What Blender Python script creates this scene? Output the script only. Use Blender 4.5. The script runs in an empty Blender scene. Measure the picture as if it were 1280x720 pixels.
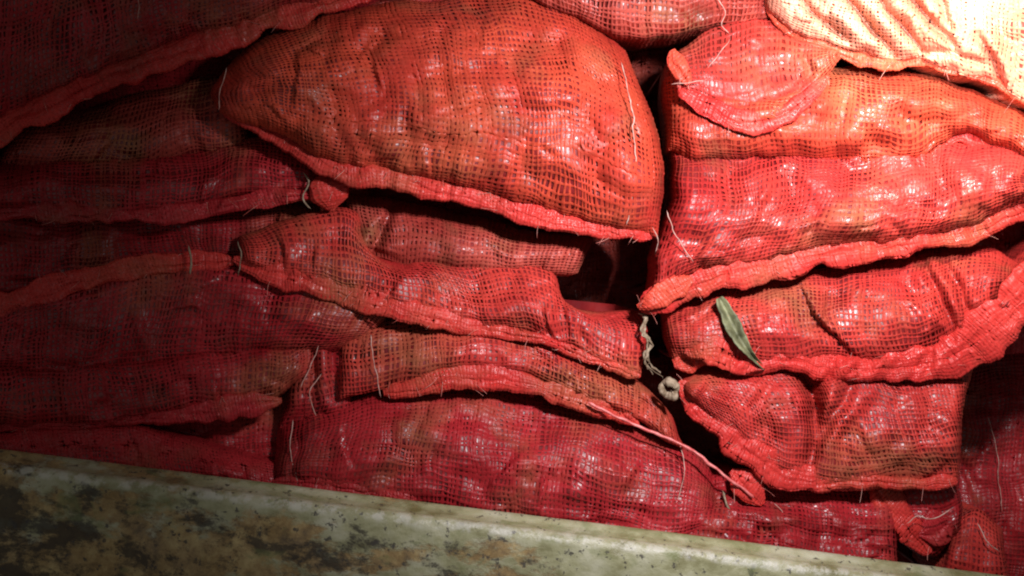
import bpy, math
import numpy as np
from mathutils import Matrix, Vector

# ------------------------------------------------------------------ frame of the place
# Pile frame: u right, v up the sloping front of the pile, w out of it. 1 unit of drawing = 1 mm.
ELEV = math.radians(28.0)        # the front of the pile leans back by this much
ROLL = math.radians(7.25)         # hand-held camera roll: the wall top is level in the world
DIST = 1.5                       # camera to pile front (m)
MM = 0.001
ORIGIN = Vector((0, 0, 0.9))
_X = Vector((1, 0, 0)); _Y = Vector((0, math.sin(ELEV), math.cos(ELEV))); _N = Vector((0, -math.cos(ELEV), math.sin(ELEV)))
_U = _X * math.cos(ROLL) + _Y * math.sin(ROLL)
_V = _Y * math.cos(ROLL) - _X * math.sin(ROLL)
B3 = np.array([_U[:], _V[:], _N[:]])          # rows: u, v, w in world
ORG = np.array(ORIGIN[:])

def to_world(uvw):
    return np.asarray(uvw) @ B3 + ORG
def place(x, y, z):
    """drawing coordinates (mm; x right, y down, z out of the pile) -> pile frame metres"""
    x = np.asarray(x, float); y = np.asarray(y, float); z = np.asarray(z, float)
    k = (DIST - z * MM) / DIST
    return np.stack([(x - 640) * MM * k, (360 - y) * MM * k, z * MM + 0 * x], -1)

# ------------------------------------------------------------------ camera, world, lamp, exposure
sc = bpy.context.scene
COL = sc.collection
cd = bpy.data.cameras.new('camera'); cam = bpy.data.objects.new('camera', cd); COL.objects.link(cam)
cd.sensor_width = 36; cd.lens = 36 * DIST / 1.28; cd.clip_start = 0.01; cd.clip_end = 50
m = Matrix((_U, _V, _N)).transposed().to_4x4(); m.translation = ORIGIN + _N * DIST
cam.matrix_world = m
sc.camera = cam

w = bpy.data.worlds.new('World'); sc.world = w; w.use_nodes = True
bg = w.node_tree.nodes['Background']; bg.inputs[0].default_value = (1.0, 0.96, 0.92, 1); bg.inputs[1].default_value = 0.135

LAMP_POS = (1330, -230, 800)     # work lamp hanging over the upper right of the pile
LAMP_AIM = (900, 250, 0)
ld = bpy.data.lights.new('work_lamp', 'SPOT'); lamp = bpy.data.objects.new('work_lamp', ld); COL.objects.link(lamp)
ld.energy = 70; ld.color = (1.0, 0.94, 0.96); ld.shadow_soft_size = 0.045
ld.spot_size = math.radians(86); ld.spot_blend = 1.0
_p = Vector(to_world(place(*LAMP_POS))); _a = Vector(to_world(place(*LAMP_AIM)))
lamp.location = _p; lamp.rotation_euler = (_a - _p).to_track_quat('-Z', 'Y').to_euler()

# second, closer lamp that burns out the top right corner
hd = bpy.data.lights.new('corner_lamp', 'SPOT'); hot = bpy.data.objects.new('corner_lamp', hd); COL.objects.link(hot)
hd.energy = 36; hd.color = (1.0, 0.93, 0.78); hd.shadow_soft_size = 0.02; hd.spot_size = math.radians(84); hd.spot_blend = 0.9
_p = Vector(to_world(place(1450, -170, 520))); _a = Vector(to_world(place(1235, 50, 60)))
hot.location = _p; hot.rotation_euler = (_a - _p).to_track_quat('-Z', 'Y').to_euler()

sc.view_settings.view_transform = 'Standard'; sc.view_settings.look = 'None'
sc.view_settings.exposure = 0.0; sc.view_settings.gamma = 1.0
sc.cycles.filter_width = 2.0
sc.cycles.max_bounces = 6; sc.cycles.use_denoising = True

# ------------------------------------------------------------------ noise and curve helpers
def _hash(ix, iy, seed):
    h = (ix.astype(np.int64) * 374761393 + iy.astype(np.int64) * 668265263 + seed * 1274126177) & 0xffffffff
    h = ((h ^ (h >> 13)) * 1274126177) & 0xffffffff
    return ((h ^ (h >> 16)) & 0xffff) / 65535.0
def vnoise(x, y, seed=0):
    x = np.asarray(x, float); y = np.asarray(y, float)
    x, y = np.broadcast_arrays(x, y)
    ix = np.floor(x); iy = np.floor(y); fx = x - ix; fy = y - iy
    fx = fx * fx * (3 - 2 * fx); fy = fy * fy * (3 - 2 * fy)
    a = _hash(ix, iy, seed); b = _hash(ix + 1, iy, seed); c = _hash(ix, iy + 1, seed); d = _hash(ix + 1, iy + 1, seed)
    return (a * (1 - fx) + b * fx) * (1 - fy) + (c * (1 - fx) + d * fx) * fy - 0.5
def fbm(x, y, seed=0, octs=3):
    r = 0; a = 1.0
    for o in range(octs):
        r = r + a * vnoise(x * 2 ** o, y * 2 ** o, seed + 17 * o); a *= 0.5
    return r
def lumps(x, y, r, seed):
    """rounded produce pressing the net out: smooth maximum of jittered caps"""
    gx = x / (1.55 * r); gy = y / (1.55 * r)
    ix = np.floor(gx); iy = np.floor(gy); acc = 0.0
    for dx in (-1, 0, 1):
        for dy in (-1, 0, 1):
            cx = ix + dx; cy = iy + dy
            px = cx + 0.5 + 0.7 * (_hash(cx, cy, seed) - 0.5); py = cy + 0.5 + 0.7 * (_hash(cx, cy, seed + 5) - 0.5)
            d2 = ((gx - px) ** 2 + (gy - py) ** 2) / (0.75 + 0.35 * _hash(cx, cy, seed + 9)) ** 2
            acc = acc + np.exp(7.0 * (1 - d2))
    return np.sqrt(np.log(acc + 1.0) / 7.0 + 0.02)
def crspline(pts, n):
    """Catmull-Rom through pts (k, d), n samples evenly spread by length"""
    p = np.asarray(pts, float)
    if len(p) == 2:
        t = np.linspace(0, 1, n)[:, None]; return p[0] * (1 - t) + p[1] * t
    q = np.vstack([2 * p[0] - p[1], p, 2 * p[-1] - p[-2]])
    out = []
    for i in range(1, len(q) - 2):
        t = np.linspace(0, 1, 24, endpoint=False)[:, None]
        a, b, c, d = q[i - 1], q[i], q[i + 1], q[i + 2]
        out.append(0.5 * (2 * b + (c - a) * t + (2 * a - 5 * b + 4 * c - d) * t ** 2 + (3 * b - a - 3 * c + d) * t ** 3))
    out.append(q[-2][None]); c = np.vstack(out)
    L = np.concatenate([[0], np.cumsum(np.linalg.norm(np.diff(c[:, :2], axis=0), axis=1))])
    s = np.linspace(0, L[-1], n)
    return np.stack([np.interp(s, L, c[:, k]) for k in range(c.shape[1])], -1)
def seg_dist(x, y, line, signed=False):
    """distance to a polyline and 0..1 parameter along it"""
    best = np.full(np.shape(x), 1e9); par = np.zeros(np.shape(x)); sgn = np.ones(np.shape(x)); n = len(line) - 1
    for i in range(n):
        (ax, ay), (bx, by) = line[i][:2], line[i + 1][:2]
        vx, vy = bx - ax, by - ay
        t = np.clip(((x - ax) * vx + (y - ay) * vy) / (vx * vx + vy * vy + 1e-9), 0, 1)
        d = np.hypot(x - ax - t * vx, y - ay - t * vy)
        k = d < best; best = np.where(k, d, best); par = np.where(k, (i + t) / n, par)
        sgn = np.where(k, np.sign(vx * (y - ay) - vy * (x - ax) + 1e-9), sgn)
    return (best, par, sgn) if signed else (best, par)
def auto_folds(X, Y, seed, density):
    """small random creases and pleats of a loosely filled sack"""
    rng = np.random.RandomState(seed + 500)
    area = (X.max() - X.min()) * (Y.max() - Y.min()); n = int(density * area / 9000) + (2 if density else 0)
    out = []
    for i in range(n):
        a, b = rng.randint(0, X.shape[0]), rng.randint(0, X.shape[1])
        x, y = X[a, b], Y[a, b]; ang = rng.choice([rng.uniform(-0.5, 0.5), rng.uniform(0.6, 2.5)]); L = rng.uniform(18, 55)
        bend = rng.uniform(-0.5, 0.5); pts = [(x, y)]
        for k in range(3):
            x += L / 3 * math.cos(ang); y += L / 3 * math.sin(ang); ang += bend / 2; pts.append((x, y))
        amp = rng.uniform(3.0, 9.0) * rng.choice([-1, 1]); out.append((pts, amp, rng.uniform(3.5, 9), 1) if rng.rand() < 0.45 else (pts, amp, rng.uniform(4, 10)))
    return out

# ------------------------------------------------------------------ mesh helpers
def mesh_obj(name, verts, faces, mat, parent=None, uv=None, smooth=True, base=None):
    """one mesh object; verts in world metres; origin put at base"""
    base = np.mean(verts, axis=0) if base is None else np.asarray(base)
    me = bpy.data.meshes.new(name)
    v = (np.asarray(verts) - base).astype(np.float32)
    faces = np.asarray(faces)
    me.vertices.add(len(v)); me.vertices.foreach_set('co', v.ravel())
    nf, k = faces.shape
    me.loops.add(nf * k); me.loops.foreach_set('vertex_index', faces.ravel().astype(np.int32))
    me.polygons.add(nf); me.polygons.foreach_set('loop_start', np.arange(0, nf * k, k, dtype=np.int32))
    me.polygons.foreach_set('use_smooth', np.full(nf, smooth))
    if uv is not None:
        l = me.uv_layers.new(name='UVMap'); l.data.foreach_set('uv', np.asarray(uv)[faces.ravel()].astype(np.float32).ravel())
    me.update(calc_edges=True); me.validate()
    me.materials.append(mat)
    o = bpy.data.objects.new(name, me); COL.objects.link(o)
    if parent is not None:
        o.parent = parent; o.location = Vector(base) - parent.location
    else:
        o.location = base
    return o
def thing(name, label, cat, loc, group=None):
    o = bpy.data.objects.new(name, None); COL.objects.link(o); o.location = loc; o.empty_display_size = 0.02
    o['label'] = label; o['category'] = cat
    if group: o['group'] = group
    return o
def tag(o, label, cat, group=None):
    o['label'] = label; o['category'] = cat
    if group: o['group'] = group
    return o
def grid_faces(a, b):
    i, j = np.meshgrid(np.arange(a - 1), np.arange(b - 1), indexing='ij')
    v = i * b + j
    return np.stack([v, v + b, v + b + 1, v + 1], -1).reshape(-1, 4)
def tube(name, pts, r, mat, parent=None, sides=7, n=None, seed=0, wob=0.0, taper=0.0, rough=0.0):
    r = r * 0.47; p = np.asarray(pts, float)
    L = np.sum(np.linalg.norm(np.diff(p[:, :2], axis=0), axis=1)); n = n or max(8, int(L / 4))
    c = crspline(p, n); s = np.linspace(0, L, n)
    c[:, 0] += wob * fbm(s / 14, 0 * s + 3.1, seed); c[:, 1] += wob * fbm(s / 14, 0 * s + 9.7, seed + 3)
    P = place(c[:, 0], c[:, 1], c[:, 2])
    T = np.gradient(P, axis=0); T /= np.linalg.norm(T, axis=1)[:, None] + 1e-9
    A = np.cross(T, np.array([0.1, 0.05, 1.0])); A /= np.linalg.norm(A, axis=1)[:, None] + 1e-9
    Bn = np.cross(T, A)
    rr = r * MM * (1 - taper * np.linspace(0, 1, n)) * (1 + rough * fbm(s / 6, 0 * s, seed + 8))
    rr[0] *= 0.05; rr[-1] *= 0.05
    th = np.linspace(0, 2 * math.pi, sides, endpoint=False)
    V = P[:, None] + rr[:, None, None] * (np.cos(th)[None, :, None] * A[:, None] + np.sin(th)[None, :, None] * Bn[:, None])
    f = []
    for i in range(n - 1):
        for j in range(sides):
            f.append((i * sides + j, (i + 1) * sides + j, (i + 1) * sides + (j + 1) % sides, i * sides + (j + 1) % sides))
    V = V.reshape(-1, 3)
    return mesh_obj(name, to_world(V), f, mat, parent)

# ------------------------------------------------------------------ materials
def new_mat(name):
    m = bpy.data.materials.new(name); m.use_nodes = True
    nt = m.node_tree; return m, nt, nt.nodes['Principled BSDF']
def nd(nt, t, **kw):
    n = nt.nodes.new(t)
    for k, v in kw.items(): setattr(n, k, v)
    return n
def noise(nt, scale, detail=3, rough=0.55, coord=None, dist=0.0):
    n = nd(nt, 'ShaderNodeTexNoise'); n.inputs['Scale'].default_value = scale; n.inputs['Detail'].default_value = detail
    n.inputs['Roughness'].default_value = rough; n.inputs['Distortion'].default_value = dist
    if coord is None:
        coord = nd(nt, 'ShaderNodeNewGeometry').outputs['Position']
    nt.links.new(coord, n.inputs['Vector']); return n.outputs['Fac']
def ramp(nt, fac, stops):
    r = nd(nt, 'ShaderNodeValToRGB'); e = r.color_ramp.elements
    while len(e) < len(stops): e.new(0.5)
    for k, (p, c) in enumerate(stops):
        e[k].position = p; e[k].color = (*c, 1) if len(c) == 3 else c
    nt.links.new(fac, r.inputs[0]); return r.outputs[0]
def mix(nt, fac, a, b):
    n = nd(nt, 'ShaderNodeMix', data_type='RGBA')
    for s, v in ((n.inputs[0], fac), (n.inputs[6], a), (n.inputs[7], b)):
        if hasattr(v, 'links'): nt.links.new(v, s)
        elif isinstance(v, (int, float)): s.default_value = v
        else: s.default_value = (*v, 1)
    return n.outputs[2]
def bump(nt, height, strength, dist, b):
    n = nd(nt, 'ShaderNodeBump'); n.inputs['Strength'].default_value = strength; n.inputs['Distance'].default_value = dist
    nt.links.new(height, n.inputs['Height']); nt.links.new(n.outputs[0], b.inputs['Normal'])

DIRT = (0.10, 0.055, 0.03)
def net_material(name, red, dark, dirt=0.5, rough=0.33):
    m, nt, b = new_mat(name)
    c = ramp(nt, noise(nt, 9, 3), [(0.33, dark), (0.62, red)])
    f = ramp(nt, noise(nt, 14, 5, 0.65, dist=0.4), [(0.50, (0, 0, 0)), (0.72, (dirt,) * 3)])
    c = mix(nt, f, c, DIRT)
    f5 = ramp(nt, noise(nt, 7, 5, 0.6), [(0.52, (0, 0, 0)), (0.70, (dirt * 0.9,) * 3)])
    c = mix(nt, f5, c, (0.32, 0.14, 0.06))
    f2 = ramp(nt, noise(nt, 420, 2), [(0.35, (0.72,) * 3), (0.65, (1.0,) * 3)])
    mm = nd(nt, 'ShaderNodeMix', data_type='RGBA', blend_type='MULTIPLY'); mm.inputs[0].default_value = 1
    nt.links.new(c, mm.inputs[6]); nt.links.new(f2, mm.inputs[7])
    nt.links.new(mm.outputs[2], b.inputs['Base Color'])
    r = ramp(nt, noise(nt, 30, 3), [(0.35, (rough - 0.08,) * 3), (0.7, (rough + 0.22,) * 3)])
    nt.links.new(r, b.inputs['Roughness'])
    g1 = ramp(nt, noise(nt, 190, 2), [(0.48, (0.08,) * 3), (0.70, (0.55,) * 3)]); g2 = ramp(nt, noise(nt, 11, 3), [(0.40, (0.30,) * 3), (0.62, (1.0,) * 3)])
    gm = nd(nt, 'ShaderNodeMath', operation='MULTIPLY'); nt.links.new(g1, gm.inputs[0]); nt.links.new(g2, gm.inputs[1]); nt.links.new(gm.outputs[0], b.inputs['Specular IOR Level'])
    b.inputs['Coat Weight'].default_value = 0.17; b.inputs['Coat Roughness'].default_value = 0.46; b.inputs['Coat Tint'].default_value = (0.96, 0.92, 1.0, 1)
    bump(nt, noise(nt, 700, 2), 0.5, 0.0006, b)
    return m
def contents_material(name, c0, c1):
    m, nt, b = new_mat(name)
    c = ramp(nt, noise(nt, 22, 3), [(0.35, c0), (0.65, c1)])
    nt.links.new(c, b.inputs['Base Color'])
    nt.links.new(ramp(nt, noise(nt, 26, 3), [(0.40, (0.35,) * 3), (0.64, (0.54,) * 3)]), b.inputs['Roughness'])
    b.inputs['Specular IOR Level'].default_value = 0.8
    bump(nt, noise(nt, 120, 3), 0.25, 0.002, b)
    return m
def cloth_material(name, red, dark, pitch=0.0034, dirt=0.3):
    """dense hem cloth with its own fine weave (UV in metres)"""
    m, nt, b = new_mat(name)
    c = ramp(nt, noise(nt, 16, 4), [(0.32, dark), (0.62, red)])
    f = ramp(nt, noise(nt, 20, 5, 0.65), [(0.54, (0, 0, 0)), (0.75, (dirt,) * 3)])
    c = mix(nt, f, c, DIRT)
    uvn = nd(nt, 'ShaderNodeUVMap')
    hs = []
    for d, s in (('X', 1.0), ('Y', 1.0)):
        wv = nd(nt, 'ShaderNodeTexWave', wave_type='BANDS', bands_direction=d, wave_profile='SIN')
        wv.inputs['Scale'].default_value = 0.314 / pitch; wv.inputs['Distortion'].default_value = 4.0
        wv.inputs['Detail'].default_value = 2; wv.inputs['Detail Scale'].default_value = 0.6
        nt.links.new(uvn.outputs[0], wv.inputs['Vector']); hs.append(wv.outputs['Fac'])
    mx = nd(nt, 'ShaderNodeMath', operation='MAXIMUM'); nt.links.new(hs[0], mx.inputs[0]); nt.links.new(hs[1], mx.inputs[1])
    g = ramp(nt, mx.outputs[0], [(0.35, (0.86,) * 3), (0.8, (1.0,) * 3)])
    mm = nd(nt, 'ShaderNodeMix', data_type='RGBA', blend_type='MULTIPLY'); mm.inputs[0].default_value = 0.8
    nt.links.new(c, mm.inputs[6]); nt.links.new(g, mm.inputs[7]); nt.links.new(mm.outputs[2], b.inputs['Base Color'])
    r = ramp(nt, noise(nt, 40, 3), [(0.35, (0.34,) * 3), (0.7, (0.6,) * 3)])
    nt.links.new(r, b.inputs['Roughness']); b.inputs['Specular IOR Level'].default_value = 0.35
    bump(nt, mx.outputs[0], 0.55, 0.0012, b)
    return m

NET = net_material('red_net', (0.50, 0.046, 0.034), (0.36, 0.022, 0.021))
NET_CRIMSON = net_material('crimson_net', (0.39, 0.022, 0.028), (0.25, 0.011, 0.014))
NET_ORANGE = net_material('orange_red_net', (0.52, 0.066, 0.032), (0.39, 0.028, 0.020))
NET_PALE = net_material('overlit_net', (0.78, 0.36, 0.24), (0.64, 0.18, 0.11), 0.15)  # red net coloured paler: overexposure painted into its base colour
NET_BROWN = net_material('soiled_net', (0.44, 0.075, 0.054), (0.30, 0.036, 0.027), 0.7)
IN_RED = contents_material('produce_dark_red', (0.12, 0.006, 0.009), (0.22, 0.013, 0.013))
IN_ORANGE = contents_material('produce_orange', (0.15, 0.009, 0.008), (0.26, 0.022, 0.012))
HEM = cloth_material('hem_cloth', (0.57, 0.026, 0.020), (0.38, 0.013, 0.013))
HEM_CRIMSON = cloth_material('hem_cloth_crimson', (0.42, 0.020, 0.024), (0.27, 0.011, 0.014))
HEM_ORANGE = cloth_material('hem_cloth_orange', (0.64, 0.070, 0.040), (0.48, 0.036, 0.026))
HEM_NET = {}
def plain(name, c0, c1, scale, rough, spec=0.4, bs=0.0, bscale=600):
    m, nt, b = new_mat(name)
    nt.links.new(ramp(nt, noise(nt, scale, 4), [(0.35, c0), (0.65, c1)]), b.inputs['Base Color'])
    b.inputs['Roughness'].default_value = rough; b.inputs['Specular IOR Level'].default_value = spec
    if bs: bump(nt, noise(nt, bscale, 3), bs, 0.001, b)
    return m
THREAD = plain('pale_thread', (0.34, 0.15, 0.12), (0.50, 0.34, 0.29), 120, 0.6)
FIBRE = plain('loose_fibre', (0.45, 0.08, 0.06), (0.60, 0.30, 0.25), 90, 0.5)
CORD = plain('pink_cord', (0.44, 0.03, 0.03), (0.64, 0.20, 0.19), 90, 0.4, 0.6, 0.5, 900)
TWINE = plain('jute_twine', (0.13, 0.09, 0.055), (0.32, 0.25, 0.18), 160, 0.8, 0.2, 0.6, 900)
LEAF = plain('dry_leaf', (0.055, 0.058, 0.026), (0.18, 0.19, 0.10), 60, 0.6, 0.4, 0.6, 300)

HEM_NET['hem_cloth'] = net_material('hem_weave', (0.56, 0.045, 0.036), (0.42, 0.022, 0.020), 0.4)
HEM_NET['hem_cloth_crimson'] = net_material('hem_weave_crimson', (0.44, 0.026, 0.032), (0.30, 0.014, 0.018), 0.4)
HEM_NET['hem_cloth_orange'] = net_material('hem_weave_orange', (0.62, 0.090, 0.046), (0.48, 0.045, 0.028), 0.3)
# ------------------------------------------------------------------ sacks
def make_surface(rows, zs, H, lump, lump_r, seed, folds, pucker, ends, prof=0.62, step=3.6, wrinkle=2.0, crease=1.0, sag=1.0, depth=125.0):
    R0 = [np.asarray([(p[0], p[1], p[2] if len(p) > 2 else 0.0) for p in r], float) for r in rows]
    Ls = [np.sum(np.linalg.norm(np.diff(r[:, :2], axis=0), axis=1)) for r in R0]
    ns = int(max(Ls) / step) + 2
    R = np.stack([crspline(r, ns) for r in R0])                      # rows, ns, 3
    if np.isscalar(zs[0]): R[:, :, 2] += np.linspace(zs[0], zs[-1], len(rows))[:, None] if len(zs) != len(rows) else np.asarray(zs)[:, None]
    W = np.mean(np.linalg.norm(np.diff(R[:, :, :2], axis=0), axis=2).sum(0))
    nt_ = int(max(W + H, 30) / step) + 4
    th = np.linspace(0, math.pi, nt_); t = (1 - np.cos(th)) / 2
    t = 0.5 * t + 0.5 * np.linspace(0, 1, nt_)
    k = len(rows)
    G = np.zeros((ns, nt_, 3))
    if k == 2:
        G = R[0][:, None] * (1 - t)[None, :, None] + R[1][:, None] * t[None, :, None]
    else:
        q = np.concatenate([[2 * R[0] - R[1]], R, [2 * R[-1] - R[-2]]])
        f = t * (k - 1); i = np.minimum(f.astype(int), k - 2); x = (f - i)[None, :, None]
        a, b, c, d = (np.moveaxis(q[i + o], 0, 1) for o in range(4))
        G = 0.5 * (2 * b + (c - a) * x + (2 * a - 5 * b + 4 * c - d) * x ** 2 + (3 * b - a - 3 * c + d) * x ** 3)
    s = np.linspace(0, 1, ns)
    es = np.ones(ns)
    if ends[0]: es = es * np.clip(1 - np.clip(1 - s / ends[0], 0, 1) ** 2.4, 0, 1) ** 0.5
    if ends[1]: es = es * np.clip(1 - np.clip(1 - (1 - s) / ends[1], 0, 1) ** 2.4, 0, 1) ** 0.5
    pt = np.sin(math.pi * t) ** prof
    env = es[:, None] * pt[None, :]
    X, Y = G[..., 0], G[..., 1]
    wx = 7 * fbm(X / 75, Y / 75, seed + 61, 3); wy = 8 * fbm(X / 60, Y / 60, seed + 63, 3); X = X + sag * wx; Y = Y + sag * wy
    Z = G[..., 2] + H * env + sag * 12 * fbm(X / 95, Y / 60, seed + 65, 3) * env
    if lump: Z = Z + 2.5 * lump * (lumps(X, Y, lump_r, seed) - 0.6) * np.minimum(1, env * 1.3)
    if wrinkle:
        a_ = math.radians(20 * (vnoise(seed * 1.7, 0.3) * 2))
        xa = X * math.cos(a_) + Y * math.sin(a_); ya = -X * math.sin(a_) + Y * math.cos(a_)
        Z = Z + wrinkle * 2.6 * fbm(xa / 60, ya / 19, seed + 31, 3) * env + wrinkle * 1.2 * (1 - 2 * np.abs(fbm(xa / 38, ya / 55, seed + 77, 2))) * env
    if pucker:
        sl = s * max(Ls); d = (1 - t) * W
        for dist, amp in ((d, pucker[0]), (t * W, pucker[1] if len(pucker) > 1 else 0)):
            if amp: Z = Z + amp * (fbm(sl[:, None] / 11, dist[None, :] / 45, seed + 3, 2)) * np.exp(-dist / 22)[None, :] * 2
    for fi_, fo in enumerate(list(folds) + auto_folds(X, Y, seed, crease)):
        soft = np.minimum(1, env * 1.5) if fi_ >= len(folds) else 1.0
        line, amp, wid = fo[0], fo[1], fo[2]
        xx = X + 3.5 * fbm(X / 18, Y / 18, seed + 40, 2); yy = Y + 3.5 * fbm(X / 18, Y / 18, seed + 41, 2)
        dd, pp, sg = seg_dist(xx, yy, line, True)
        fade = np.sin(np.clip(pp * 0.9 + 0.05, 0, 1) * math.pi) ** 0.5
        if len(fo) > 3:          # pleat: cloth doubled over along the line
            q = dd * sg
            prof_ = np.where(q > 0, np.exp(-q / (wid * 1.8)), 0) * np.clip(q / 2.5, 0, 1) - np.where(q <= 0, np.exp(q / (wid * 0.8)), 0) * 0.7
            Z = Z + amp * prof_ * fade * soft
        else:
            Z = Z + (amp * np.exp(-(dd / wid) ** 2) - 0.35 * amp * np.exp(-(dd / (2.6 * wid)) ** 2)) * fade * soft
    gap = 0.5 + np.clip(0.95 - lumps(X, Y, lump_r, seed), 0, 1) * 9.0 if lump else 1.2 + 0 * X
    Pm = np.concatenate([place(X, Y, Z), gap[..., None]], -1)
    # rolled-back skirts all round, so the body is a closed bag with real depth
    def pad(P, axis, depth=depth, nst=10):
        P = np.moveaxis(P, axis, 0); c = P.mean(axis=0)
        out = []
        for edge in (0, -1):
            e = P[edge]; ring = []
            for q in range(1, nst + 1):
                f = q / nst
                p = e + (c - e) * 0.10 * f * f * np.array([1, 1, 1, 0]); p = p.copy(); p[..., 2] = e[..., 2] - depth * MM * f
                ring.append(p)
            out.append(ring)
        return np.moveaxis(np.concatenate([np.stack(out[0][::-1]), P, np.stack(out[1])]), 0, axis)
    Q = pad(pad(Pm, 1), 0)
    return Q[..., :3], Q[..., 3]
def normals(P):
    a = np.gradient(P, axis=0); b = np.gradient(P, axis=1)
    n = np.cross(b, a); n /= np.linalg.norm(n, axis=-1)[..., None] + 1e-12
    return n
def bil(P, fi, fj):
    i = np.clip(fi.astype(int), 0, P.shape[0] - 2); j = np.clip(fj.astype(int), 0, P.shape[1] - 2)
    x = np.clip(fi - i, 0, 1)[..., None]; y = np.clip(fj - j, 0, 1)[..., None]
    return (P[i, j] * (1 - x) + P[i + 1, j] * x) * (1 - y) + (P[i, j + 1] * (1 - x) + P[i + 1, j + 1] * x) * y
def net_lattice(P, pitch, seed, cover=0.30, shear=0.0):
    """open leno net: strands with raised spines, real holes between them"""
    N = normals(P)
    ls = np.concatenate([[0], np.cumsum(np.linalg.norm(np.diff(P, axis=0), axis=2).mean(1))]) / MM
    lt = np.concatenate([[0], np.cumsum(np.linalg.norm(np.diff(P, axis=1), axis=2).mean(0))]) / MM
    ni = int(ls[-1] / pitch); nj = int(lt[-1] / pitch)
    rng = np.random.RandomState(seed)
    pad_i = int(abs(shear) * nj) + 1
    def strands(n, lo=0):
        c = np.arange(lo, n) + 0.5 + rng.uniform(-0.2, 0.2, n - lo)
        a = cover * rng.uniform(0.72, 1.25, n - lo)
        return np.repeat(c, 3), np.stack([-a, 0 * a, a], 1).ravel(), np.tile([0, 1, 0], n - lo)
    si, oi, ri = strands(ni + (pad_i if shear < 0 else 0), -pad_i if shear > 0 else 0); sj, oj, rj = strands(nj)
    A, Bm = np.meshgrid(si, sj, indexing='ij')
    wmod = 1 + 0.55 * fbm(A / 8, Bm / 8, seed + 11, 2) + 0.5 * vnoise(A / 1.1, Bm / 1.1, seed + 12)
    A = A + oi[:, None] * wmod * 1.15; Bm = Bm + oj[None, :] * wmod * 0.9
    A2 = A + shear * Bm + 1.7 * fbm(A / 10, Bm / 10, seed + 1, 2) + 0.30 * vnoise(A / 1.3, Bm / 1.3, seed + 2)
    B2 = Bm + 1.7 * fbm(A / 10, Bm / 10, seed + 3, 2) + 0.30 * vnoise(A / 1.3, Bm / 1.3, seed + 4)
    inside = (A2 > -0.6) & (A2 < ni + 0.6)
    fi = np.interp(np.clip(A2 * pitch, 0, ls[-1]), ls, np.arange(len(ls)))
    fj = np.interp(np.clip(B2 * pitch, 0, lt[-1]), lt, np.arange(len(lt)))
    Q = bil(P, fi, fj); Nn = bil(N, fi, fj)
    ic = np.arange(len(si)) // 3; jc = np.arange(len(sj)) // 3
    over = ((ic[:, None] + jc[None, :]) % 2) * 0.35
    h = 0.35 + 0.75 * np.maximum(ri[:, None], rj[None, :]) + 0.35 * ri[:, None] * rj[None, :] + over * ri[:, None] * rj[None, :]
    h = h + 0.5 * vnoise(A / 2.1, Bm / 2.1, seed + 6)
    Q = Q + Nn * (h * MM)[..., None]
    a, b = len(si), len(sj)
    F = grid_faces(a, b)
    i, j = np.meshgrid(np.arange(a - 1), np.arange(b - 1), indexing='ij')
    gap_i = (i % 3 == 2); gap_j = (j % 3 == 2)
    keep = ~(gap_i & gap_j)
    keep &= inside[:-1, :-1] & inside[1:, 1:]
    F = F[keep.ravel()]; used, inv = np.unique(F.ravel(), return_inverse=True)
    return Q.reshape(-1, 3)[used], inv.reshape(F.shape)

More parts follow.
